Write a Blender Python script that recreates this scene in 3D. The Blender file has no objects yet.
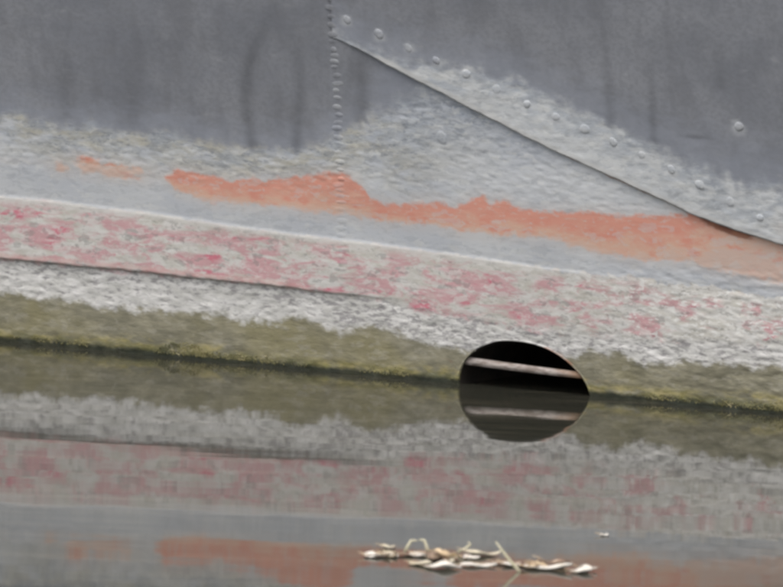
import bpy, math, random
import numpy as np
from mathutils import Vector, Matrix
R = math.radians
random.seed(7)
sc = bpy.context.scene
COL = sc.collection

# ------------------------------------------------------------------ camera
# world: x runs along the hull, -y is away from the hull, z = 0 is the water
PITCH, YAW, ROLL, DIST = R(5.4), R(30), R(1.9), 25.0
tgt = Vector((0, -0.08, 0.28))
cdir = Vector((math.sin(YAW) * math.cos(PITCH), -math.cos(YAW) * math.cos(PITCH), math.sin(PITCH)))
cam_d = bpy.data.cameras.new('camera')
cam = bpy.data.objects.new('camera', cam_d); COL.objects.link(cam)
fw = -cdir
right = fw.cross(Vector((0, 0, 1))).normalized(); up = right.cross(fw)
r2 = right * math.cos(ROLL) + up * math.sin(ROLL)
u2 = up * math.cos(ROLL) - right * math.sin(ROLL)
m = Matrix((r2, u2, cdir)).transposed().to_4x4()
m.translation = tgt + DIST * cdir
cam.matrix_world = m
cam_d.sensor_width = 36
cam_d.lens = 4700 * 25 / 15 / 783 * 36
cam_d.clip_end = 2000
cam_d.dof.use_dof = True
cam_d.dof.focus_distance = 24.5
cam_d.dof.aperture_fstop = 6.3
sc.camera = cam

# ------------------------------------------------------------------ sky and light (bright overcast)
SUN_EL, SUN_AZ = R(58), R(172)
w = bpy.data.worlds.new('World'); sc.world = w; w.use_nodes = True
nt = w.node_tree; bg = nt.nodes['Background']
sky = nt.nodes.new('ShaderNodeTexSky'); sky.sky_type = 'NISHITA'; sky.sun_disc = False
sky.sun_elevation = SUN_EL; sky.sun_rotation = SUN_AZ
sky.air_density = 1.0; sky.dust_density = 4.0; sky.ozone_density = 1.0
hs = nt.nodes.new('ShaderNodeHueSaturation'); hs.inputs['Saturation'].default_value = 0.35
nt.links.new(sky.outputs[0], hs.inputs['Color']); nt.links.new(hs.outputs[0], bg.inputs[0])
bg.inputs[1].default_value = 0.15
sd = bpy.data.lights.new('sun', 'SUN'); sd.energy = 1.2; sd.angle = R(40); sd.color = (1, 0.97, 0.93)
sun = bpy.data.objects.new('sun', sd); COL.objects.link(sun)
sdir = Vector((math.sin(SUN_AZ) * math.cos(SUN_EL), math.cos(SUN_AZ) * math.cos(SUN_EL), math.sin(SUN_EL)))
sun.rotation_euler = (-sdir).to_track_quat('-Z', 'Y').to_euler()
sc.view_settings.view_transform = 'Standard'; sc.view_settings.look = 'None'
sc.view_settings.exposure = 0.82; sc.view_settings.gamma = 1
sc.cycles.filter_width = 3.2
sc.cycles.max_bounces = 5; sc.cycles.diffuse_bounces = 2; sc.cycles.glossy_bounces = 3

# ------------------------------------------------------------------ numpy noise
_lat = {}
def lattice(seed):
    if seed not in _lat: _lat[seed] = np.random.RandomState(seed).rand(256, 256)
    return _lat[seed]
def noise(x, y, seed=0):
    L = lattice(seed)
    xi = np.floor(x).astype(int); yi = np.floor(y).astype(int)
    fx = x - xi; fy = y - yi
    fx = fx * fx * (3 - 2 * fx); fy = fy * fy * (3 - 2 * fy)
    a = L[xi & 255, yi & 255]; b = L[(xi + 1) & 255, yi & 255]
    c = L[xi & 255, (yi + 1) & 255]; d = L[(xi + 1) & 255, (yi + 1) & 255]
    return (a * (1 - fx) + b * fx) * (1 - fy) + (c * (1 - fx) + d * fx) * fy - 0.5
def fbm(x, y, seed=0, o=4):
    s = 0; a = 1.0
    for i in range(o):
        s = s + a * noise(x * 2 ** i + 17 * i, y * 2 ** i + 31 * i, seed + i); a *= 0.55
    return s
def sstep(a, b, x):
    t = np.clip((x - a) / (b - a), 0, 1); return t * t * (3 - 2 * t)

# ------------------------------------------------------------------ landmarks of the hull side: (metres along, metres above water)
LONE = (1.363, 0.920)
SEAM = [(-0.074, 1.109), (-0.060, 1.106), (-0.018, 1.095), (0.075, 1.059), (0.203, 1.003), (0.388, 0.923), (0.573, 0.846), (0.708, 0.790),
        (0.842, 0.742), (0.992, 0.686), (1.142, 0.631), (1.294, 0.590), (1.456, 0.555), (1.614, 0.526), (2.2, 0.42), (4, 0.25), (10, 0.1)]
RIVETS = [(0.006, 1.170), (0.116, 1.132), (0.215, 1.093), (0.310, 1.059), (0.413, 1.022), (0.515, 0.980), (0.617, 0.940), (0.715, 0.906),
          (0.813, 0.874), (0.907, 0.839), (1.004, 0.805), (1.103, 0.767), (1.199, 0.726), (1.297, 0.680), (1.395, 0.636), (1.494, 0.605), (1.594, 0.583)]
BUTT = [(0.280, -0.160), (0.446, -0.142), (0.643, -0.115), (0.905, -0.077), (1.106, -0.060), (1.227, -0.045), (4, 0.0)]
GREY = [(-10, 0.8), (-1.609, 0.780), (-1.377, 0.772), (-1.297, 0.783), (-1.150, 0.746), (-1.033, 0.758), (-0.883, 0.748), (-0.731, 0.752), (-0.657, 0.740),
        (-0.473, 0.723), (-0.248, 0.732), (-0.130, 0.773), (-0.070, 0.793), (0.011, 0.840), (0.149, 0.904), (0.306, 0.976), (0.455, 1.058), (0.699, 1.314), (10, 1.5)]
GREYUP = [(-10, 1.1), (-0.059, 1.109), (0.034, 1.082), (0.174, 1.049), (0.317, 1.033), (0.459, 1.022), (0.598, 1.000), (0.732, 0.945), (0.868, 0.910),
          (0.999, 0.848), (1.133, 0.794), (1.232, 0.764), (1.332, 0.733), (1.481, 0.730), (1.674, 0.706), (2.2, 0.66), (10, 0.6)]
OR_TOP = [(-10, 0.55), (-0.775, 0.607), (-0.734, 0.637), (-0.676, 0.637), (-0.621, 0.628), (-0.547, 0.620), (-0.377, 0.632), (-0.263, 0.646), (-0.185, 0.665), (-0.129, 0.672),
          (-0.075, 0.662), (-0.035, 0.636), (-0.013, 0.595), (0.040, 0.580), (0.132, 0.586), (0.236, 0.601), (0.278, 0.584), (0.335, 0.601), (0.376, 0.626),
          (0.404, 0.625), (0.427, 0.608), (0.483, 0.621), (0.533, 0.599), (0.586, 0.590), (0.677, 0.603), (0.785, 0.605), (0.963, 0.605), (1.070, 0.618),
          (1.123, 0.616), (1.162, 0.655), (1.246, 0.655), (1.382, 0.625), (1.460, 0.605), (1.650, 0.564), (2.0, 0.5), (2.5, 0.43), (10, 0.3)]
OR_BOT = [(-10, 0.9), (-0.847, 0.641), (-0.777, 0.607), (-0.744, 0.580), (-0.635, 0.551), (-0.560, 0.550), (-0.391, 0.553), (-0.281, 0.547), (-0.170, 0.539), (-0.114, 0.546),
          (-0.053, 0.534), (0.085, 0.528), (0.231, 0.525), (0.374, 0.510), (0.484, 0.515), (0.592, 0.517), (0.697, 0.502), (0.803, 0.491), (0.909, 0.486),
          (1.017, 0.500), (1.123, 0.495), (1.225, 0.478), (1.363, 0.463), (1.441, 0.450), (1.635, 0.426), (2.2, 0.41), (10, 0.41)]
PINK_TOP = [(-10, 0.56), (-1.665, 0.508), (-1.431, 0.502), (-1.199, 0.498), (-0.856, 0.486), (-0.557, 0.467), (-0.223, 0.453), (0.070, 0.439), (0.433, 0.421),
            (0.647, 0.408), (0.861, 0.405), (1.108, 0.398), (1.431, 0.379), (1.626, 0.363), (10, 0.3)]
CREASE = [(-10, 0.3), (-1.709, 0.289), (-1.279, 0.284), (-0.971, 0.285), (-0.705, 0.278), (-0.441, 0.275), (-0.255, 0.270), (0.040, 0.263), (10, 0.2)]
PINK_BOT = [(-10, 0.3), (-1.709, 0.289), (-1.474, 0.286), (-0.971, 0.285), (-0.441, 0.275), (-0.255, 0.270), (-0.035, 0.257), (0.183, 0.235), (0.470, 0.205),
            (0.758, 0.206), (1.115, 0.212), (1.409, 0.227), (1.607, 0.227), (10, 0.2)]
OLIVE = [(-10, 0.16), (-1.733, 0.172), (-1.497, 0.170), (-1.382, 0.162), (-1.262, 0.174), (-1.131, 0.151), (-1.034, 0.152), (-0.917, 0.165), (-0.727, 0.159), (-0.575, 0.158),
         (-0.463, 0.151), (-0.347, 0.174), (-0.202, 0.146), (-0.084, 0.181), (0.022, 0.156), (0.164, 0.125), (0.272, 0.111), (0.459, 0.121), (0.647, 0.121), (0.713, 0.147),
         (0.822, 0.157), (0.888, 0.116), (0.963, 0.142), (1.105, 0.147), (1.247, 0.156), (1.399, 0.156), (1.597, 0.156), (10, 0.15)]
HC, HR, HV = (0.450, -0.010), 0.238, 0.172        # drain hole: centre, half width, half height
EK = HR / HV
FLARE = 0.36
def cv(table, x):
    t = np.array(table); return np.interp(x, t[:, 0], t[:, 1])

def relief(u, h, plate):
    """outward displacement of the plating in metres"""
    d = 0.009 * fbm(u * 1.6, h * 2.0, 3, 3)
    ol = cv(OLIVE, u); cr = cv(CREASE, u); pt = cv(PINK_TOP, u)
    if plate != 'upper':
        d = d + 0.011 * sstep(-0.004, 0.004, h - cr + 0.004 * noise(u * 30, h * 3, 40)) * (1 - sstep(-0.4, 0.1, u))
        d = d + 0.0025 * sstep(-0.004, 0.004, h - pt) * (1 - sstep(0.5, 0.9, u)) * -1
        scal = sstep(-0.02, 0.02, h - ol) * (1 - sstep(-0.02, 0.02, h - cv(PINK_BOT, u)))
        rough = np.clip(0.25 + scal + 0.6 * sstep(0.5, 1.3, u), 0, 1) * (1 - sstep(0.42, 0.5, h))
        d = d + rough * 0.0028 * fbm(u * 30, h * 70, 9, 2)
        pale = sstep(0.55, 0.65, h) * (1 - sstep(-0.05, 0.02, h - cv(GREY, u)))
        d = d + pale * 0.0016 * fbm(u * 40, h * 90, 19, 2)
        d = d + 0.004 * (1 - sstep(0, 0.12, h)) * fbm(u * 30, h * 30, 23, 3)
    else:
        # the lap joint: this plate stands proud of the one below it, and closes onto the butt at its end
        d = d + 0.003 + 0.0065 * sstep(-0.06, 0.17, u) + 0.004 * sstep(0.9, 1.3, u)
        band = 1 - sstep(0.0, 0.03, h - cv(GREYUP, u))
        d = d + band * 0.0018 * fbm(u * 36, h * 50, 29, 2)
    return d
def surf(u, h, d):
    y = -(FLARE * h + 0.05 * np.maximum(0, h - 1.5) ** 2) + 0.012 * np.maximum(0, np.abs(u) - 2.5) ** 2
    s = math.sqrt(1 + FLARE ** 2)
    return u, y - d / s, h - d * FLARE / s

def set_attrs(me, u, h, plate):
    def put(n, v):
        a = me.attributes.new(n, 'FLOAT', 'POINT'); a.data.foreach_set('value', np.asarray(v, dtype=np.float32).ravel())
    dg = h - cv(GREYUP if plate == 'upper' else GREY, u)
    if plate == 'upper': dg = dg * (0.75 - 0.2 * sstep(0.9, 1.3, u))
    else: dg = dg * (1 - 0.55 * sstep(-0.12, 0.12, u))
    put('d_grey', dg)
    put('up', np.full_like(u, 1.0 if plate == 'upper' else 0.0))
    top, bot = cv(OR_TOP, u), cv(OR_BOT, u) - 0.012 - 0.02 * sstep(0.7, 1.0, u)
    orr = np.minimum(top - h, h - bot)
    for (cu, ch, ru, rh) in ((-1.053, 0.628, 0.06, 0.03), (-0.951, 0.616, 0.10, 0.024), (-1.166, 0.615, 0.03, 0.018), (1.500, 0.590, 0.020, 0.012)):
        q = np.sqrt(((u - cu) / ru) ** 2 + ((h - ch) / rh) ** 2)
        orr = np.maximum(orr, (1 - q) * rh * 1.1)
    if plate == 'upper':
        orr = np.minimum(orr, (0.03 - np.hypot(u - 1.502, h - 0.620)))
    put('d_orange', np.maximum(orr, -0.3))
    put('t_orange', np.clip((h - bot) / np.maximum(top - bot, 0.03), -1, 2) - 0.6 * sstep(0.95, 1.50, u))
    put('d_ptop', cv(PINK_TOP, u) - h)
    put('d_pbot', h - cv(PINK_BOT, u))
    put('d_crease', h - cv(CREASE, u) + 0.3 * sstep(-0.35, 0.1, u))
    put('d_olive', cv(OLIVE, u) - h)
    sea = cv(SEAM, u) - h
    rust = 1.25 * np.clip(1 - np.abs(u - 1.263) / 0.12, 0, 1) ** 0.6 * np.clip(1 - np.abs(sea - 0.006) / 0.036, 0, 1) * (0 if plate == 'upper' else 1)
    rust = np.maximum(rust, 0.55 * np.clip(1 - np.abs(sea - 0.004) / 0.009, 0, 1) * sstep(0.15, 0.5, u) * (0 if plate == 'upper' else 1))
    rr = np.hypot(u - HC[0], (h - HC[1]) * EK); ang = np.arctan2((h - HC[1]) * EK, u - HC[0])
    rust = np.maximum(rust, 0.5 * np.clip(1 - np.abs(rr - HR) / 0.022, 0, 1) * sstep(0.1, 0.5, ang) * (1 - sstep(1.0, 1.5, ang)))
    for (a, b, wu, wh, st) in ((0.715, 0.050, 0.065, 0.022, 0.42), (0.195, 0.072, 0.03, 0.018, 0.36)):
        rust = np.maximum(rust, st * np.exp(-((u - a) / wu) ** 2 - ((h - b) / wh) ** 2) * (0 if plate == 'upper' else 1))
    wear = np.zeros_like(u)
    if plate == 'upper':
        for i, (a, b) in enumerate(RIVETS + [LONE]):
            wear = np.maximum(wear, (0.75 + 0.35 * math.sin(i * 3.1)) * np.exp(-((u - a) / 0.030) ** 2 - ((h - b + 0.008) / 0.025) ** 2))
    put('wear', wear)
    put('edge', (np.clip(1 - np.abs(-sea - 0.007) / 0.016, 0, 1) * sstep(-0.02, 0.14, u)) if plate == 'upper' else np.zeros_like(u))
    put('rust', rust)
    drip = np.zeros_like(u)
    for (pts, wd, st) in (([(1.35, -0.17), (1.206, -0.252), (1.082, -0.34), (0.931, -0.423), (0.818, -0.425), (0.712, -0.414)], 0.026, 0.6),
                          ([(1.25, -0.18), (1.026, -0.199), (0.897, -0.207), (0.728, -0.263)], 0.022, 0.48),
                          ([(1.10, 0.04), (1.008, 0.029), (0.836, -0.004)], 0.03, 0.6),
                          ([(1.265, 0.950), (0.847, 0.904)], 0.02, 0.4), ([(1.214, 1.095), (0.807, 1.050)], 0.016, 0.45),
                          ([(1.216, 1.340), (1.032, 1.317)], 0.02, 0.3), ([(1.101, -0.825), (0.750, -0.862)], 0.05, 0.25), ([(1.200, -1.077), (0.779, -1.117)], 0.03, 0.3)):
        p = np.array(sorted(pts)); c = sum(np.interp(h + q_, p[:, 0], p[:, 1]) for q_ in (-0.07, -0.045, -0.02, 0, 0.02, 0.045, 0.07)) / 7; lo, hi = p[0, 0], p[-1, 0]
        f = np.exp(-((u - c - 0.012 * noise(h * 9, h * 0 + wd * 100, 5)) / wd) ** 2) * sstep(lo - 0.012, lo + 0.01, h) * (1 - sstep(lo + (hi - lo) * 0.35, hi, h))
        drip = np.maximum(drip, st * f)
    drip = np.maximum(drip, 0.8 * np.exp(-((u - 1.208) / 0.045) ** 2 - ((h - 0.877) / 0.006) ** 2))
    drip = np.maximum(drip, 0.2 * np.exp(-((u - cv(BUTT, h) + 0.004) / 0.006) ** 2))
    put('drip', drip)

# ------------------------------------------------------------------ node helper
class NB:
    def __init__(s, name):
        s.m = bpy.data.materials.new(name); s.m.use_nodes = True
        s.t = s.m.node_tree; s.b = s.t.nodes['Principled BSDF']; s.n = s.t.nodes
        s.co = s.n.new('ShaderNodeTexCoord').outputs['Object']
    def set(s, inp, v):
        if hasattr(v, 'is_linked') or isinstance(v, bpy.types.NodeSocket): s.t.links.new(v, inp)
        else: inp.default_value = v
    def math(s, op, a, b=0.0, clamp=False):
        n = s.n.new('ShaderNodeMath'); n.operation = op; n.use_clamp = clamp
        s.set(n.inputs[0], a); s.set(n.inputs[1], b); return n.outputs[0]
    def add(s, a, b): return s.math('ADD', a, b)
    def mul(s, a, b): return s.math('MULTIPLY', a, b)
    def noise(s, scale=(1, 1, 1), detail=4, rough=0.55, off=0.0, dist=0.0):
        mp = s.n.new('ShaderNodeMapping'); mp.inputs['Scale'].default_value = scale
        mp.inputs['Location'].default_value = (off, off * 1.7, off * 0.6); s.t.links.new(s.co, mp.inputs[0])
        n = s.n.new('ShaderNodeTexNoise'); n.inputs['Scale'].default_value = 1; n.inputs['Detail'].default_value = detail
        n.inputs['Roughness'].default_value = rough; n.inputs['Distortion'].default_value = dist
        s.t.links.new(mp.outputs[0], n.inputs['Vector']); return n.outputs[0]
    def step(s, v, a, b):
        n = s.n.new('ShaderNodeMapRange'); n.interpolation_type = 'SMOOTHSTEP'; s.set(n.inputs[0], v)
        n.inputs[1].default_value = a; n.inputs[2].default_value = b; return n.outputs[0]
    def mix(s, f, a, b):
        n = s.n.new('ShaderNodeMix'); n.data_type = 'RGBA'; s.set(n.inputs[0], f)
        for i, v in ((6, a), (7, b)):
            if isinstance(v, tuple): n.inputs[i].default_value = (*v, 1)
            else: s.t.links.new(v, n.inputs[i])
        return n.outputs[2]
    def attr(s, name):
        n = s.n.new('ShaderNodeAttribute'); n.attribute_name = name; return n.outputs['Fac']
    def z(s):
        n = s.n.new('ShaderNodeSeparateXYZ'); s.t.links.new(s.co, n.inputs[0]); return n.outputs[2]
    def x(s):
        n = s.n.new('ShaderNodeSeparateXYZ'); s.t.links.new(s.co, n.inputs[0]); return n.outputs[0]
    def bump(s, height, dist, strength=1.0):
        n = s.n.new('ShaderNodeBump'); s.set(n.inputs['Height'], height); n.inputs['Distance'].default_value = dist
        n.inputs['Strength'].default_value = strength; s.t.links.new(n.outputs[0], s.b.inputs['Normal'])

def hull_material():
    k = NB('weathered_hull_paint')
    n_big = k.noise((3, 3, 4), 3, 0.6, 1.0)
    n_med = k.noise((13, 13, 30), 3.5, 0.6, 4.0)
    n_fine = k.noise((60, 60, 80), 2, 0.65, 9.0)
    n_fl = k.noise((30, 30, 80), 3.5, 0.68, 14.0, 0.25)
    n_fl2 = k.noise((40, 40, 100), 3, 0.65, 23.0, 0.25)
    n_edge = k.noise((24, 24, 30), 3.5, 0.6, 31.0)
    n_pink = k.noise((7, 7, 20), 4, 0.66, 40.0, 0.6)
    n_pink2 = k.noise((10, 10, 24), 3, 0.55, 55.0)
    n_str = k.noise((15, 15, 1.2), 2, 0.5, 60.0)
    vm = k.n.new('ShaderNodeMapping'); vm.inputs['Scale'].default_value = (26, 26, 70); k.t.links.new(k.co, vm.inputs[0])
    vd = k.n.new('ShaderNodeVectorMath'); vd.operation = 'ADD'; k.t.links.new(vm.outputs[0], vd.inputs[0])
    vs_ = k.n.new('ShaderNodeCombineXYZ')
    for i_ in range(3): k.t.links.new(k.mul(n_edge, 3.5), vs_.inputs[i_])
    k.t.links.new(vs_.outputs[0], vd.inputs[1])
    vo = k.n.new('ShaderNodeTexVoronoi'); vo.inputs['Scale'].default_value = 1.0; k.t.links.new(vd.outputs[0], vo.inputs['Vector'])
    vsep = k.n.new('ShaderNodeSeparateColor'); k.t.links.new(vo.outputs['Color'], vsep.inputs[0])
    chipr, chipg = vsep.outputs[0], vsep.outputs[1]
    e = k.add(n_edge, -0.5)
    em = k.add(n_med, -0.5)
    # --- pale boot-topping: blue-grey to beige
    col = k.mix(k.step(n_big, 0.35, 0.65), (0.435, 0.45, 0.475), (0.50, 0.51, 0.52))
    dg = k.attr('d_grey')
    band = k.step(k.add(dg, k.mul(em, 0.06)), -0.17, -0.03)               # upper, rougher strip
    upp = k.attr('up'); nup = k.math('SUBTRACT', 1.0, k.mul(upp, 0.8))
    right_ = k.step(k.x(), -0.1, 0.25)
    col = k.mix(k.mul(k.mul(band, nup), k.step(n_med, 0.3, 0.62)), col, (0.39, 0.375, 0.325))
    col = k.mix(k.mul(upp, 0.7), col, k.mix(n_med, (0.43, 0.445, 0.455), (0.60, 0.605, 0.595)))
    haze = k.mul(k.mul(right_, k.math('SUBTRACT', 1.0, upp)), k.step(k.add(k.z(), k.mul(em, 0.25)), 0.68, 0.92))
    col = k.mix(k.mul(haze, 0.75), col, k.mix(k.step(n_fl, 0.4, 0.6), (0.37, 0.395, 0.44), (0.255, 0.285, 0.34)))
    blu = k.mul(k.step(dg, -0.15, 0.0), k.step(n_pink2, 0.4, 0.6))
    col = k.mix(k.mul(blu, 0.6), col, (0.27, 0.30, 0.345))
    fl = k.mul(k.step(n_fl, 0.54, 0.66), k.add(0.2, k.mul(k.mul(band, nup), 0.45)))
    col = k.mix(fl, col, (0.19, 0.205, 0.225))
    col = k.mix(k.mul(k.step(n_fl2, 0.56, 0.68), 0.4), col, (0.50, 0.51, 0.49))
    cb = k.mul(k.step(k.add(chipr, k.mul(em, 0.8)), 0.80, 0.86), 0.5)
    col = k.mix(k.mul(cb, k.add(0.35, k.mul(k.mul(band, nup), 0.5))), col, (0.20, 0.215, 0.235))
    col = k.mix(k.mul(k.step(k.add(chipg, k.mul(em, 0.8)), 0.84, 0.90), 0.35), col, (0.56, 0.56, 0.54))
    # --- pink zone
    pt = k.attr('d_ptop'); pb = k.attr('d_pbot')
    rgt = k.step(k.x(), 0.35, 1.1)
    mp = k.step(k.add(pt, k.mul(e, k.add(0.022, k.mul(rgt, 0.075)))), -0.004, 0.006)
    pz = k.mix(k.step(n_med, 0.35, 0.65), (0.50, 0.48, 0.43), (0.60, 0.58, 0.55))
    pz = k.mix(k.mul(k.step(n_fl, 0.55, 0.68), 0.6), pz, (0.27, 0.265, 0.235))
    depth = k.step(pt, 0.01, 0.05)
    xx = k.x()
    lessr = k.add(k.mul(k.step(xx, 0.3, 1.2), 0.075), k.mul(k.step(n_big, 0.54, 0.38), 0.03))
    pm = k.mul(k.step(k.add(n_pink, k.mul(lessr, -1.0)), 0.405, 0.565), k.add(0.3, k.mul(depth, 0.7)))
    pz = k.mix(k.mul(pm, 0.85), pz, (0.53, 0.295, 0.31))
    pz = k.mix(k.mul(k.mul(k.step(k.add(n_pink2, k.mul(lessr, -0.7)), 0.56, 0.66), pm), 0.9), pz, (0.55, 0.165, 0.215))
    pz = k.mix(k.mul(k.step(k.add(chipr, k.mul(em, 0.9)), 0.74, 0.80), 0.55), pz, (0.60, 0.585, 0.55))
    pz = k.mix(k.mul(k.step(k.add(chipg, k.mul(em, 0.9)), 0.86, 0.92), 0.5), pz, (0.26, 0.25, 0.235))
    # pink painted edge along the lap
    crs = k.attr('d_crease')
    line = k.mul(k.step(crs, -0.003, 0.002), k.math('SUBTRACT', 1.0, k.step(k.add(crs, k.mul(e, 0.03)), 0.012, 0.032)))
    pz = k.mix(k.mul(line, 0.8), pz, k.mix(k.step(n_med, 0.4, 0.6), (0.56, 0.32, 0.31), (0.60, 0.46, 0.42)))
    lip = k.mul(mp, k.math('SUBTRACT', 1.0, k.step(k.add(pt, k.mul(e, 0.03)), 0.006, 0.022)))
    pz = k.mix(k.mul(k.mul(lip, k.add(1.0, k.mul(rgt, -0.8))), 0.75), pz, (0.58, 0.56, 0.53))
    chips = k.mul(k.step(k.add(n_fl2, k.mul(rgt, 0.05)), 0.56, 0.63), k.add(0.3, k.mul(rgt, 0.6)))
    pz = k.mix(chips, pz, (0.66, 0.65, 0.62))
    col = k.mix(mp, col, pz)
    # --- scaly white strip under it
    ms = k.step(k.add(k.add(pb, k.mul(e, 0.09)), k.mul(em, 0.04)), 0.014, -0.014)
    wz = k.mix(k.step(n_med, 0.35, 0.65), (0.53, 0.52, 0.49), (0.66, 0.645, 0.62))
    near = k.step(crs, -0.085, -0.005)
    thr = k.add(n_fl, k.mul(near, 0.085))
    wz = k.mix(k.mul(k.step(k.add(thr, k.mul(rgt, -0.03)), 0.535, 0.69), 0.66), wz, (0.19, 0.175, 0.185))
    wz = k.mix(k.mul(k.step(n_fl2, 0.60, 0.72), 0.5), wz, (0.16, 0.16, 0.165))
    col = k.mix(ms, col, wz)
    # --- orange primer
    do = k.attr('d_orange'); to = k.attr('t_orange')
    mo = k.step(k.add(k.add(do, k.mul(e, 0.05)), k.mul(k.add(n_fine, -0.5), 0.016)), -0.006, 0.012)
    mo = k.mul(mo, k.add(0.68, k.mul(k.step(k.add(to, k.mul(em, 1.0)), -0.15, 0.25), 0.32)))
    oz = k.mix(k.step(k.add(to, k.mul(em, 1.6)), -0.05, 0.75), (0.57, 0.375, 0.285), (0.575, 0.27, 0.205))
    oz = k.mix(k.mul(k.step(n_fl2, 0.56, 0.66), 0.5), oz, (0.53, 0.42, 0.36))
    oz = k.mix(k.mul(k.step(n_med, 0.56, 0.68), 0.5), oz, (0.57, 0.215, 0.15))
    mo = k.mul(mo, k.math('SUBTRACT', 1.0, k.mul(k.step(k.add(chipg, k.mul(em, 1.0)), 0.82, 0.92), 0.35)))
    halo = k.mul(k.step(k.add(do, k.mul(e, 0.05)), -0.045, 0.0), 0.28)
    col = k.mix(halo, col, (0.50, 0.43, 0.38))
    col = k.mix(mo, col, oz)
    # --- slime band, algae line, dark waterline (damp plus painted-in shadow)
    ol = k.attr('d_olive')
    mo2 = k.step(k.add(k.add(ol, k.mul(e, 0.06)), k.add(k.mul(k.add(n_str, -0.5), 0.05), k.mul(k.add(n_fl, -0.5), 0.04))), -0.010, 0.016)
    oc = k.mix(k.step(n_med, 0.35, 0.68), (0.20, 0.188, 0.135), (0.30, 0.278, 0.20))
    oc = k.mix(k.mul(k.step(n_big, 0.45, 0.7), 0.5), oc, (0.25, 0.222, 0.105))
    oc = k.mix(k.mul(k.step(n_str, 0.48, 0.68), 0.35), oc, (0.15, 0.14, 0.095))
    oc = k.mix(k.mul(k.step(k.add(chipr, k.mul(em, 0.6)), 0.80, 0.90), 0.35), oc, (0.36, 0.34, 0.28))
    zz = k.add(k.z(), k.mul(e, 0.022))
    alg = k.mul(k.step(k.add(zz, k.mul(k.add(n_big, -0.5), 0.09)), 0.066, 0.034), k.step(n_med, 0.36, 0.62))
    oc = k.mix(k.mul(alg, 0.7), oc, k.mix(k.step(n_fl, 0.4, 0.6), (0.23, 0.20, 0.05), (0.37, 0.31, 0.12)))
    dk = k.mul(k.step(zz, 0.050, 0.018), k.step(n_pink2, 0.35, 0.62))
    oc = k.mix(k.mul(dk, 0.6), oc, (0.075, 0.085, 0.03))
    wet_shadow = k.step(zz, 0.027, 0.010)  # dark strip at the water: damp plating, with the thin shadow there painted in
    oc = k.mix(k.mul(wet_shadow, 0.9), oc, (0.028, 0.033, 0.028))
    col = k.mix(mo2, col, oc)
    # --- topside grey
    mg = k.step(k.add(k.add(dg, k.mul(e, 0.075)), k.mul(k.add(n_str, -0.5), 0.05)), -0.022, 0.026)
    gz = k.mix(k.step(n_big, 0.3, 0.7), (0.165, 0.172, 0.192), (0.215, 0.221, 0.240))
    gz = k.mix(k.mul(k.step(n_str, 0.45, 0.72), 0.45), gz, (0.125, 0.128, 0.142))
    gz = k.mix(k.mul(k.step(n_fl2, 0.58, 0.7), 0.14), gz, (0.27, 0.275, 0.29))
    gz = k.mix(k.mul(k.step(n_fine, 0.40, 0.64), 0.35), gz, (0.125, 0.13, 0.142))
    chalk = k.mul(k.step(k.add(dg, k.mul(em, 0.14)), 0.13, -0.01), 0.5)
    gz = k.mix(chalk, gz, (0.30, 0.32, 0.37))
    col = k.mix(k.mul(mg, 0.96), col, gz)
    dr = k.mul(k.attr('drip'), k.add(0.55, k.mul(n_med, 0.9)))
    col = k.mix(k.mul(dr, k.add(0.15, k.mul(mg, 0.6))), col, (0.075, 0.078, 0.085))
    wr = k.step(k.add(k.attr('wear'), k.mul(em, 1.6)), 0.15, 0.95)
    col = k.mix(k.mul(wr, 0.6), col, (0.46, 0.47, 0.48))
    ed = k.step(k.add(k.attr('edge'), k.mul(em, 0.5)), 0.15, 0.75)
    col = k.mix(k.mul(ed, 0.85), col, (0.46, 0.46, 0.45))
    # --- rust
    ru = k.step(k.add(k.attr('rust'), k.mul(em, 1.1)), 0.25, 0.6)
    col = k.mix(k.mul(ru, 0.9), col, k.mix(k.step(n_med, 0.35, 0.65), (0.15, 0.05, 0.035), (0.30, 0.135, 0.08)))
    k.set(k.b.inputs['Base Color'], col)
    rg = k.add(0.62, k.mul(n_med, 0.25)); rg = k.add(rg, k.mul(wet_shadow, -0.5)); rg = k.add(rg, k.mul(mg, -0.22))
    k.set(k.b.inputs['Roughness'], rg); k.b.inputs['Specular IOR Level'].default_value = 0.3
    ms0 = k.step(pb, 0.012, -0.012); band0 = k.step(dg, -0.17, -0.03); mg0 = k.step(dg, -0.02, 0.03)
    sc_ = k.add(0.3, k.mul(k.add(ms0, k.mul(band0, 0.5)), 0.7))
    hgt = k.mul(k.add(k.mul(n_fl, -1.0), k.mul(n_fine, 0.25)), sc_)
    hgt = k.mul(hgt, k.add(1.0, k.mul(mg0, -0.8)))
    k.bump(hgt, 0.0033, 0.7)
    return k.m
HULL = hull_material()

def simple(name, c1, c2, scale, rough=0.7, bump=0.0, c3=None):
    k = NB(name)
    n = k.noise(scale, 5, 0.6, 3.0); n2 = k.noise(tuple(v * 2.3 for v in scale), 3, 0.6, 8.0)
    col = k.mix(k.step(n, 0.35, 0.65), c1, c2)
    if c3: col = k.mix(k.step(n2, 0.55, 0.68), col, c3)
    k.set(k.b.inputs['Base Color'], col); k.b.inputs['Roughness'].default_value = rough
    if bump: k.bump(n2, bump)
    return k.m

# ------------------------------------------------------------------ the ship
def link(name, me, mat, parent=None, smooth=True):
    o = bpy.data.objects.new(name, me); COL.objects.link(o); me.materials.append(mat)
    if smooth: me.polygons.foreach_set('use_smooth', [True] * len(me.polygons))
    if parent: o.parent = parent
    return o
def tag(o, label, cat, group=None):
    o['label'] = label; o['category'] = cat
    if group: o['group'] = group

ship = bpy.data.objects.new('ship', None); COL.objects.link(ship)
tag(ship, 'grey ship side with flaking pink and orange bottom paint at the waterline', 'ship')

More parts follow.
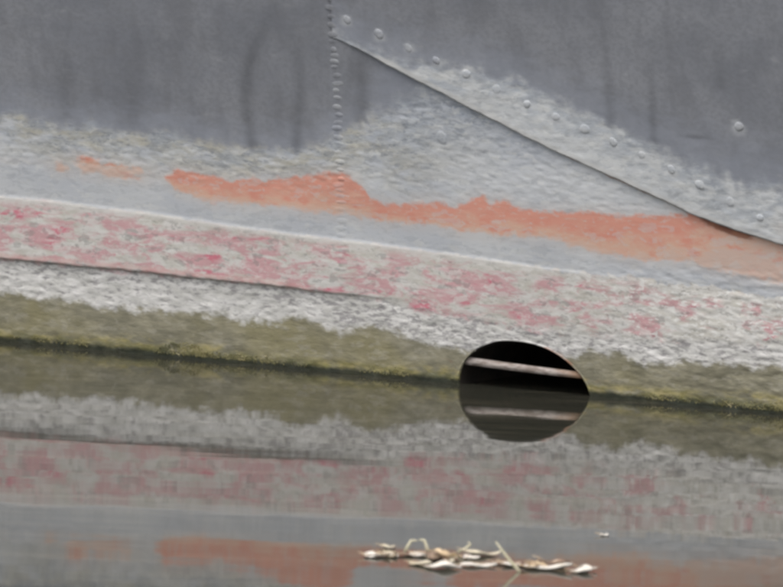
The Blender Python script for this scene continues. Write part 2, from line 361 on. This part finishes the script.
def axis(lo, hi, a, b, step):
    v = list(np.arange(a, b + step * 0.5, step)); s = step; x = v[0]
    left = []
    while x > lo: s *= 1.35; x = max(lo, x - s); left.append(x)
    s = step; x = v[-1]; rt = []
    while x < hi: s *= 1.35; x = min(hi, x + s); rt.append(x)
    return np.array(left[::-1] + v + rt)

def plate(name, U, T, hfun, kind, hole=False, edge=0.0):
    """grid plate: U along, T = 0..1 mapped to height by hfun(u, t); edge = thickness returned along its lower rim"""
    uu, tt = np.meshgrid(U, T)
    hh = hfun(uu, tt)
    if kind == 'left': uu = uu + (cv(BUTT, hh) - BUTT[4][1]) * sstep(-1.0, BUTT[4][1], uu)
    else: uu = uu + (cv(BUTT, hh) - BUTT[4][1]) * (1 - sstep(BUTT[4][1], 0.8, uu))
    if hole:
        r = np.hypot(uu - HC[0], (hh - HC[1]) * EK); snap = np.abs(r - HR) < 0.005
        f = np.where(snap, HR / np.maximum(r, 1e-6), 1.0)
        uu = HC[0] + (uu - HC[0]) * f; hh = HC[1] + (hh - HC[1]) * f
    d = relief(uu, hh, kind)
    X, Y, Z = surf(uu, hh, d)
    nr, nc = uu.shape
    co = np.stack([X.ravel(), Y.ravel(), Z.ravel()], 1)
    idx = np.arange(nr * nc).reshape(nr, nc)
    q = np.stack([idx[:-1, :-1], idx[:-1, 1:], idx[1:, 1:], idx[1:, :-1]], -1).reshape(-1, 4)
    u_, h_ = uu.ravel(), hh.ravel()
    if hole:
        r = np.hypot(u_ - HC[0], (h_ - HC[1]) * EK)
        q = q[~(r[q] <= HR + 1e-4).all(1)]
    if edge:
        base = len(co)
        e2 = np.stack(surf(uu[0], hh[0] + 0.001, d[0] - edge), 1)
        co = np.vstack([co, e2]); u_ = np.concatenate([u_, uu[0]]); h_ = np.concatenate([h_, hh[0]])
        b = np.arange(nc) + base
        q = np.vstack([q, np.stack([b[:-1], b[1:], idx[0, 1:], idx[0, :-1]], -1)])
    me = bpy.data.meshes.new(name)
    me.vertices.add(len(co)); me.vertices.foreach_set('co', co.astype(np.float32).ravel())
    me.loops.add(q.size); me.loops.foreach_set('vertex_index', q.astype(np.int32).ravel())
    me.polygons.add(len(q)); me.polygons.foreach_set('loop_start', np.arange(0, q.size, 4, dtype=np.int32))
    me.update(calc_edges=True); me.validate()
    set_attrs(me, u_, h_, kind)
    return link(name, me, HULL, ship)

U0 = BUTT[4][1]
UL = axis(-10, U0, -1.75, U0, 0.006); UL[-1] = U0
UR = axis(U0, 10, U0, 1.75, 0.006)
HL = axis(-0.6, 4.0, -0.03, 1.35, 0.005)
o = plate('hull_plate', UL, HL, lambda u, t: t, 'left'); o['label'] = 'grey plate left of the vertical welded joint'
HBOT = -0.6
TC = np.concatenate([np.linspace(0, 0.32, 8)[:-1], np.linspace(0.32, 1, 250)])
o = plate('hull_plate', UR, TC, lambda u, t: HBOT + t * (np.maximum(cv(SEAM, u), 0.0) + 0.035 - HBOT), 'lower', hole=True)
o['label'] = 'lower plate with orange and pink patches and the drain opening'
TB = np.concatenate([np.linspace(0, 0.03, 20)[:-1], np.linspace(0.03, 0.28, 120)[:-1], np.linspace(0.28, 1, 16)])
def hb(u, t):
    s = cv(SEAM, u) + 0.0025 * fbm(u * 25, u * 0, 71, 3); return s + t * (4.0 - s)
o = plate('hull_plate', UR, TB, hb, 'upper', edge=0.014); o['label'] = 'grey upper plate lapped over the lower one along a slanting edge'

# deck and far side, closing the hull
me = bpy.data.meshes.new('deck')
ue = np.linspace(-10, 10, 41); X, Y, Z = surf(ue, np.full_like(ue, 4.0), np.zeros_like(ue))
vs = [(x, y, 4.0) for x, y in zip(X, Y)] + [(x, 5.0, 4.0) for x in X] + [(x, 4.0, -0.6) for x in X]
n = len(ue); fs = [(i, i + 1, n + i + 1, n + i) for i in range(n - 1)] + [(n + i, n + i + 1, 2 * n + i + 1, 2 * n + i) for i in range(n - 1)]
_, yb, _ = surf(np.array([10.0]), np.array([-0.6]), np.zeros(1))
vs += [(-10, float(yb[0]), -0.6), (10, float(yb[0]), -0.6)]
fs += [(0, n, 2 * n, 3 * n), (n - 1, 3 * n + 1, 3 * n - 1, 2 * n - 1)]
me.from_pydata(vs, [], fs); me.update()
link('deck', me, simple('deck_grey', (0.14, 0.145, 0.15), (0.18, 0.18, 0.185), (2, 2, 2)), ship, False)

# rivets
def dome(u0, h0, rad, hgt, kind, seed, flat=0.0):
    rs = np.random.RandomState(seed); rings = [(1.15, -0.2), (1.0, 0.12), (0.9, 0.5), (0.68, 0.8), (0.38, 0.96)]
    uu, hh, dd = [], [], []
    ns = 18; ph = rs.rand() * 6
    for (f, g) in rings:
        for i in range(ns):
            a = 2 * math.pi * i / ns; w = 1 + 0.10 * math.sin(2 * a + ph) + 0.03 * math.sin(3 * a + ph * 2)
            uu.append(u0 + rad * f * w * math.cos(a)); hh.append(h0 + rad * f * w * math.sin(a)); dd.append(hgt * (min(g, 1 - flat) + 0.05 * rs.randn() * (g > 0.3)))
    uu.append(u0); hh.append(h0); dd.append(hgt * (1 - flat))
    uu, hh, dd = map(np.array, (uu, hh, dd))
    base = relief(np.array([u0]), np.array([h0]), kind)[0]
    X, Y, Z = surf(uu, hh, base + dd)
    fs = [(r * ns + i, r * ns + (i + 1) % ns, (r + 1) * ns + (i + 1) % ns, (r + 1) * ns + i) for r in range(len(rings) - 1) for i in range(ns)]
    L = (len(rings) - 1) * ns; c = len(rings) * ns
    fs += [(L + i, L + (i + 1) % ns, c) for i in range(ns)]
    me = bpy.data.meshes.new('rivet'); me.from_pydata(list(zip(X, Y, Z)), [], fs); me.update()
    set_attrs(me, uu, hh, kind)
    return link('rivet', me, HULL, ship)
for i, (u, h) in enumerate(RIVETS): dome(u, h, 0.0138 + 0.002 * math.sin(i * 1.7), 0.0028 + 0.0012 * math.sin(i * 2.3), 'upper', 100 + i)
dome(1.363, 0.920, 0.015, 0.004, 'upper', 130)['label'] = 'single rivet away from the row'
dome(0.283, 0.806, 0.019, 0.0018, 'lower', 131, 0.45)['label'] = 'flush rivet below the slanting seam'

# welded butt: a run of stitches
vs, fs, ua, ha = [], [], [], []
h = 0.30; rs = np.random.RandomState(5)
while h < 3.9:
    c = float(np.interp(h, [b[0] for b in BUTT], [b[1] for b in BUTT])) + 0.003 * rs.randn()
    ru_, rh_, g = 0.010 + 0.011 * rs.rand(), 0.0055 + 0.004 * rs.rand(), 0.0007 + 0.0012 * rs.rand()
    if h < 0.62: g *= 0.4
    if h > 1.1: g *= 0.6
    base = len(vs); ns = 12; tilt = 0.06 * rs.randn()
    uu, hh, dd = [], [], []
    for (f, q) in ((1.2, -0.3), (0.85, 0.6), (0.45, 0.95)):
        for i in range(ns):
            a = 2 * math.pi * i / ns
            du, dh = ru_ * f * math.cos(a), rh_ * f * math.sin(a)
            uu.append(c + du); hh.append(h + dh + tilt * du); dd.append(g * q)
    uu.append(c); hh.append(h); dd.append(g)
    uu, hh, dd = map(np.array, (uu, hh, dd))
    rel = np.maximum(relief(uu, hh, 'left'), relief(uu, hh, 'upper') if h > 1.1 else -1)
    X, Y, Z = surf(uu, hh, rel + dd); vs += list(zip(X, Y, Z)); ua += list(uu); ha += list(hh)
    for r in range(2):
        fs += [(base + r * ns + i, base + r * ns + (i + 1) % ns, base + (r + 1) * ns + (i + 1) % ns, base + (r + 1) * ns + i) for i in range(ns)]
    fs += [(base + 2 * ns + i, base + 2 * ns + (i + 1) % ns, base + 3 * ns) for i in range(ns)]
    h += 0.017 + 0.014 * rs.rand()
me = bpy.data.meshes.new('weld_seam'); me.from_pydata(vs, [], fs); me.update(); set_attrs(me, np.array(ua), np.array(ha), 'left')
me.attributes['wear'].data.foreach_set('value', np.full(len(vs), 0.38, dtype=np.float32))
link('weld_seam', me, HULL, ship)

# drain opening: rim, pipe behind it, bar across it
def ringpts(rad, d, n=96):
    a = np.linspace(0, 2 * math.pi, n, endpoint=False)
    wob = 1 + 0.006 * np.sin(3 * a + 1) + 0.004 * np.sin(7 * a)
    uu = HC[0] + rad * wob * np.cos(a); hh = HC[1] + (HV + rad - HR) * wob * np.sin(a)
    base = relief(uu, hh, 'lower') * 0.6
    return np.stack(surf(uu, hh, base + d), 1), uu, hh
prof = [(HR + 0.007, -0.006), (HR + 0.004, 0.0005), (HR + 0.0005, 0.001), (HR - 0.0015, -0.002), (HR - 0.002, -0.008)]
vs, fs, ua, ha = [], [], [], []; ns = 96
for (r_, d_) in prof:
    p, uu, hh = ringpts(r_, d_); vs += [tuple(v) for v in p]; ua += list(uu); ha += list(hh)
for r_ in range(len(prof) - 1):
    fs += [(r_ * ns + i, r_ * ns + (i + 1) % ns, (r_ + 1) * ns + (i + 1) % ns, (r_ + 1) * ns + i) for i in range(ns)]
me = bpy.data.meshes.new('opening_rim'); me.from_pydata(vs, [], fs); me.update(); set_attrs(me, np.array(ua), np.array(ha), 'lower')
link('opening_rim', me, HULL, ship)
p0, _, _ = ringpts(HR - 0.0018, -0.007)
vs = [tuple(v) for v in p0]
for y in (0.25, 0.6, 1.3): vs += [(v[0], y, v[2]) for v in p0]
vs.append((HC[0], 1.3, HC[1])); fs = []
for r_ in range(3): fs += [(r_ * ns + i, r_ * ns + (i + 1) % ns, (r_ + 1) * ns + (i + 1) % ns, (r_ + 1) * ns + i) for i in range(ns)]
fs += [(3 * ns + i, 3 * ns + (i + 1) % ns, 4 * ns) for i in range(ns)]
me = bpy.data.meshes.new('drain_pipe'); me.from_pydata(vs, [], fs); me.update()
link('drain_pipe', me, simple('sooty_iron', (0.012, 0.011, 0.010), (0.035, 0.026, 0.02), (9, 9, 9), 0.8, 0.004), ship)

def bar_material():
    k = NB('scuffed_bar_paint')
    n = k.noise((20, 20, 60), 5, 0.6, 2.0); n2 = k.noise((12, 12, 30), 4, 0.6, 7.0)
    col = k.mix(k.step(n, 0.38, 0.62), (0.22, 0.18, 0.155), (0.42, 0.365, 0.335))
    rr = k.step(k.add(k.x(), k.mul(n2, 0.22)), 0.66, 0.78)
    col = k.mix(k.mul(rr, 0.85), col, (0.27, 0.15, 0.07))
    k.set(k.b.inputs['Base Color'], col); k.b.inputs['Roughness'].default_value = 0.65; k.bump(n, 0.004)
    return k.m
vs, fs = [], []; nb = 24; sec = 10
for i in range(nb + 1):
    t = i / nb; u = HC[0] - 0.211 + 0.430 * t; hc_ = 0.0745 - 0.014 * t - 0.002 * math.sin(math.pi * t)
    for j in range(sec):
        a = 2 * math.pi * j / sec
        hh = 0.0125 * max(-0.85, min(0.85, 1.2 * math.sin(a))) * (1.15 - 0.25 * t); dd = -0.016 + 0.008 * max(-0.85, min(0.85, 1.2 * math.cos(a)))
        x, y, z = surf(np.array([u]), np.array([hc_ + hh]), dd); vs.append((float(x[0]), float(y[0]), float(z[0])))
fs = [(i * sec + j, i * sec + (j + 1) % sec, (i + 1) * sec + (j + 1) % sec, (i + 1) * sec + j) for i in range(nb) for j in range(sec)]
fs += [tuple(range(sec))[::-1], tuple(nb * sec + j for j in range(sec))]
me = bpy.data.meshes.new('crossbar'); me.from_pydata(vs, [], fs); me.update()
link('crossbar', me, bar_material(), ship)

# algae tufts along the waterline (too many and too small to count)
rs = np.random.RandomState(8); vs, fs = [], []
for i in range(7000):
    u = -2.3 + 4.6 * rs.rand()
    dens = 0.42 + 2.0 * float(fbm(np.array([u * 7.0]), np.array([0.3]), 81, 3)[0])
    if rs.rand() > dens: continue
    h = 0.012 + 0.020 * rs.rand() ** 1.3 * (0.5 + 1.3 * max(0.0, dens))
    if math.hypot(u - HC[0], (h - HC[1]) * EK) < HR + 0.008: continue
    s_ = 0.0018 + 0.0030 * rs.rand(); b0 = len(vs)
    d0 = float(relief(np.array([u]), np.array([h]), 'left' if u < -0.15 else 'lower')[0])
    for (du, dh, dd) in ((-s_, s_ * 0.6, -0.001), (s_, s_ * 0.6, -0.001), (s_ * 0.8 * rs.randn(), -s_ * 1.6, 0.0), (0, 0, 0.0012 + 0.0015 * rs.rand())):
        x, y, z = surf(np.array([u + du]), np.array([h + dh]), d0 + dd); vs.append((float(x[0]), float(y[0]), float(z[0])))
    fs += [(b0, b0 + 3, b0 + 1), (b0 + 1, b0 + 3, b0 + 2), (b0 + 2, b0 + 3, b0)]
me = bpy.data.meshes.new('algae'); me.from_pydata(vs, [], fs); me.update()
o = link('algae', me, simple('algae_growth', (0.085, 0.085, 0.035), (0.20, 0.175, 0.07), (14, 14, 14), 0.6, 0, (0.29, 0.25, 0.14)), ship, False); o['kind'] = 'stuff'

# ------------------------------------------------------------------ water
def water_material():
    k = NB('still_murky_water')
    k.b.inputs['Base Color'].default_value = (0.046, 0.045, 0.035, 1)
    k.b.inputs['IOR'].default_value = 1.333; k.b.inputs['Roughness'].default_value = 0.032
    rot = k.n.new('ShaderNodeVectorRotate'); rot.rotation_type = 'Z_AXIS'; k.t.links.new(k.co, rot.inputs[0])
    rot.inputs['Angle'].default_value = R(-30); k.co = rot.outputs[0]
    a = k.noise((1.0, 1.7, 1), 1, 0.5, 2.0); b = k.noise((2.6, 3.8, 1), 1, 0.5, 6.0, 0.3); c = k.noise((5, 9, 1), 0, 0.5, 12.0)
    film = k.noise((2.2, 14, 1), 4, 0.6, 33.0)
    k.set(k.b.inputs['Base Color'], k.mix(k.step(film, 0.45, 0.7), (0.031, 0.031, 0.024), (0.058, 0.054, 0.040)))
    hgt = k.add(k.add(a, k.mul(b, 0.26)), k.mul(c, 0.075))
    k.bump(hgt, 0.0015)
    return k.m
me = bpy.data.meshes.new('water'); S = 300
me.from_pydata([(-S, -S, 0), (S, -S, 0), (S, S, 0), (-S, S, 0)], [], [(0, 1, 2, 3)]); me.update()
wo = link('water', me, water_material(), None, False); wo['kind'] = 'structure'

# ------------------------------------------------------------------ floating litter
LEAFM = {
    'pale': simple('bleached_leaf', (0.50, 0.46, 0.40), (0.66, 0.62, 0.56), (25, 60, 25), 0.6, 0.002, (0.40, 0.33, 0.25)),
    'cream': simple('cream_leaf', (0.42, 0.37, 0.27), (0.56, 0.50, 0.38), (25, 60, 25), 0.6, 0.002, (0.30, 0.22, 0.14)),
    'brown': simple('brown_leaf', (0.13, 0.085, 0.06), (0.24, 0.16, 0.11), (25, 60, 25), 0.6, 0.002, (0.34, 0.26, 0.19)),
    'tan': simple('tan_leaf', (0.40, 0.29, 0.17), (0.52, 0.42, 0.29), (25, 60, 25), 0.6, 0.002, (0.27, 0.18, 0.10)),
    'straw': simple('dry_straw', (0.36, 0.33, 0.22), (0.47, 0.43, 0.31), (30, 30, 30), 0.6),
}
RIGHT_A = math.atan2(right.y, right.x)
def leaf(px, rot, L, W, curl, tipa, tipb, mat, label, seed, z=0.003, tilt=0.0):
    """dry leaf: a pointed blade with rolled-up sides, tips bent up by tipa / tipb metres, and a stalk"""
    rs = np.random.RandomState(seed); nu, nv = 18, 8; L, W, curl, tipa, tipb = (v * 1.17 for v in (L, W * 1.25, curl * 1.25, tipa, tipb * 0.75))
    root = bpy.data.objects.new('dry_leaf', None); COL.objects.link(root)
    root.location = (px[0], px[1], 0); root.rotation_euler = (0, 0, RIGHT_A + rot)
    top, bot = [], []
    bend = 0.12 * rs.randn()
    for i in range(nu + 1):
        s = i / nu; x = (s - 0.5) * L
        wd = W * 0.5 * (math.sin(math.pi * s ** 0.85) ** 0.7 + 0.04)
        lift = tipa * max(0, 1 - s / 0.35) ** 1.6 + tipb * max(0, (s - 0.65) / 0.35) ** 1.6
        for j in range(nv + 1):
            t = j / nv * 2 - 1
            c_ = curl * (0.7 + 0.5 * math.sin(s * 5 + seed)) * t * t * math.sin(math.pi * min(max(s, 0.06), 0.94))
            y = t * wd * (1 - 0.35 * abs(t) * min(1, curl / 0.012)) + bend * x * s
            zz = z + lift + c_ + 0.0012 * math.sin(9 * s + 4 * t + seed) + tilt * t * wd
            top.append((x, y, zz + 0.0006)); bot.append((x, y, zz - 0.0006))
    vs = top + bot; n1 = nv + 1; off = len(top); fs = []
    for i in range(nu):
        for j in range(nv):
            a = i * n1 + j; fs += [(a, a + n1, a + n1 + 1, a + 1), (off + a, off + a + 1, off + a + n1 + 1, off + a + n1)]
    for i in range(nu):
        a = i * n1; fs.append((a, off + a, off + a + n1, a + n1)); a += nv; fs.append((a, a + n1, off + a + n1, off + a))
    for j in range(nv):
        fs.append((j, j + 1, off + j + 1, off + j)); a = nu * n1 + j; fs.append((a, off + a, off + a + 1, a + 1))
    me = bpy.data.meshes.new('blade'); me.from_pydata(vs, [], fs); me.update(); link('blade', me, LEAFM[mat], root)
    p = [(-L * 0.5 - 0.014, 0, z + tipa * 1.1 + 0.004), (-L * 0.5 + 0.004, 0, z + tipa + 0.0005), (-L * 0.2, bend * -L * 0.2 * 0.3, z + 0.0015)]
    link('stalk', tube('stalk', p, [0.0007, 0.0009, 0.0006]), LEAFM['tan'], root)
    tag(root, label, 'leaf', 'dry litter floating on the water'); return root
def tube(name, pts, rad, flat=1.0):
    vs, fs, ns = [], [], 8; pts = [Vector(p) for p in pts]
    for i, p in enumerate(pts):
        t = (pts[min(i + 1, len(pts) - 1)] - pts[max(i - 1, 0)]).normalized()
        a = t.cross(Vector((0, 1, 0.01))).normalized(); b = t.cross(a)
        for j in range(ns):
            q = 2 * math.pi * j / ns; vs.append(tuple(p + a * math.cos(q) * rad[i] + b * math.sin(q) * rad[i] * flat))
    for i in range(len(pts) - 1): fs += [(i * ns + j, i * ns + (j + 1) % ns, (i + 1) * ns + (j + 1) % ns, (i + 1) * ns + j) for j in range(ns)]
    fs += [tuple(range(ns))[::-1], tuple((len(pts) - 1) * ns + j for j in range(ns))]
    me = bpy.data.meshes.new(name); me.from_pydata(vs, [], fs); me.update(); return me
def straw(px, rot, pts, rad, label, flat=0.35):
    o = link('dry_straw', tube('dry_straw', pts, rad, flat), LEAFM['straw'])
    o.location = (px[0], px[1], 0); o.rotation_euler = (0, 0, RIGHT_A + rot); o.scale = (1.15, 1.15, 1.15)
    tag(o, label, 'straw', 'dry litter floating on the water'); return o

leaf((2.198, -3.913), 0.1, 0.066, 0.045, 0.006, 0.004, 0.006, 'pale', 'pale dry leaf at the left end of the floating litter', 1)
leaf((2.124, -3.733), -0.2, 0.036, 0.028, 0.004, 0.003, 0.002, 'cream', 'small cream scrap behind the leftmost pale leaf', 2)
leaf((2.256, -3.828), 0.15, 0.082, 0.05, 0.007, 0.003, 0.004, 'brown', 'dark brown leaf below the pair of bent straws', 3)
leaf((2.363, -3.975), -0.3, 0.055, 0.05, 0.004, 0.002, 0.006, 'cream', 'dull cream leaf in front of the dark brown leaf', 4)
leaf((2.447, -4.002), 0.05, 0.085, 0.065, 0.008, 0.003, 0.004, 'pale', 'broad pale leaf nearest the bottom edge of the picture', 5)
leaf((2.359, -3.812), 0.5, 0.058, 0.05, 0.010, 0.012, 0.006, 'tan', 'curled tan leaf in the middle of the litter', 6)
leaf((2.390, -3.696), 0.25, 0.095, 0.045, 0.007, 0.012, 0.008, 'cream', 'long cream leaf at the back with a raised tip', 7)
leaf((2.494, -3.900), 0.1, 0.086, 0.04, 0.006, 0.002, 0.006, 'pale', 'narrow pale leaf left of the long slanting straw', 8)
leaf((2.660, -3.821), -0.05, 0.108, 0.055, 0.012, 0.004, 0.016, 'pale', 'boat-shaped pale leaf right of the long slanting straw', 9)
leaf((2.636, -3.747), 0.1, 0.075, 0.03, 0.006, 0.012, 0.004, 'brown', 'brown leaf lying along the back of the boat-shaped leaf', 10, 0.008)
leaf((2.755, -3.810), 0.1, 0.058, 0.04, 0.005, 0.002, 0.014, 'pale', 'small pale leaf with upturned tip at the right end of the litter', 11)
leaf((2.353, -3.878), 0.9, 0.05, 0.035, 0.008, 0.006, 0.004, 'brown', 'small brown leaf wedged between tan and cream leaves', 12)
leaf((2.285, -3.743), -0.4, 0.045, 0.03, 0.006, 0.003, 0.006, 'tan', 'small tan leaf right of the bent straws', 13)
leaf((2.535, -3.795), 0.2, 0.05, 0.035, 0.005, 0.004, 0.003, 'brown', 'brown leaf at the foot of the long slanting straw', 14)
leaf((2.425, -3.085), 0.1, 0.022, 0.016, 0.002, 0.001, 0.001, 'pale', 'tiny pale scrap floating apart, nearer the hull', 15)
straw((2.207, -3.764), 0, [(-0.012, 0, -0.004), (-0.004, 0, 0.012), (0.004, 0, 0.026), (0.018, 0, 0.027)], [0.0035, 0.0036, 0.0033, 0.002], 'left one of two short bent straws standing in the litter')
straw((2.236, -3.736), 0, [(0.013, 0, -0.004), (0.006, 0, 0.012), (0.0, 0, 0.027), (-0.012, 0, 0.028)], [0.0035, 0.0036, 0.0033, 0.002], 'right one of two short bent straws standing in the litter')
straw((2.622, -3.904), 0, [(0.004, 0, -0.006), (-0.006, 0, 0.006), (-0.024, 0.004, 0.024), (-0.042, 0.008, 0.046), (-0.058, 0.01, 0.066)], [0.0030, 0.0036, 0.0034, 0.0028, 0.0010], 'long pale straw slanting up out of the water')
straw((2.346, -3.707), 0.4, [(-0.02, 0, 0.006), (0.0, 0, 0.014), (0.012, 0, 0.024), (0.006, 0, 0.03)], [0.003, 0.0034, 0.003, 0.0015], 'short hooked straw over the curled tan leaf')

# smaller scraps packed between the leaves, heavier towards the left
rs = np.random.RandomState(21)
ORD = ('leftmost', 'second', 'third', 'fourth', 'fifth', 'sixth', 'seventh', 'eighth', 'ninth')
scraps = {}
for i in range(26):
    t = rs.rand() ** 1.4; dpt = 0.16 * (rs.rand() - 0.55)
    x = 2.19 + 0.56 * t + dpt * 0.5; y = -3.88 + 0.10 * t + dpt
    k_ = ('pale', 'cream', 'pale', 'brown', 'tan')[i % 5]
    if k_ == 'pale' and i > 21: k_ = 'brown'
    o = leaf((x, y), rs.rand() * 3 - 1.5, 0.024 + 0.03 * rs.rand(), 0.018 + 0.018 * rs.rand(), 0.005 * rs.rand(), 0.004 * rs.rand(), 0.006 * rs.rand(), k_, '', 50 + i, 0.002 + 0.006 * rs.rand())
    scraps.setdefault(k_, []).append((x * right.x + y * right.y, o))
for k_, lst in scraps.items():
    for i, (_, o) in enumerate(sorted(lst, key=lambda q: q[0])):
        o['label'] = ('leftmost of the small %s leaf scraps in the floating litter' % k_ if i == 0 else
                      'small %s leaf scrap in the litter, %s of its colour from the left' % (k_, ORD[i]))
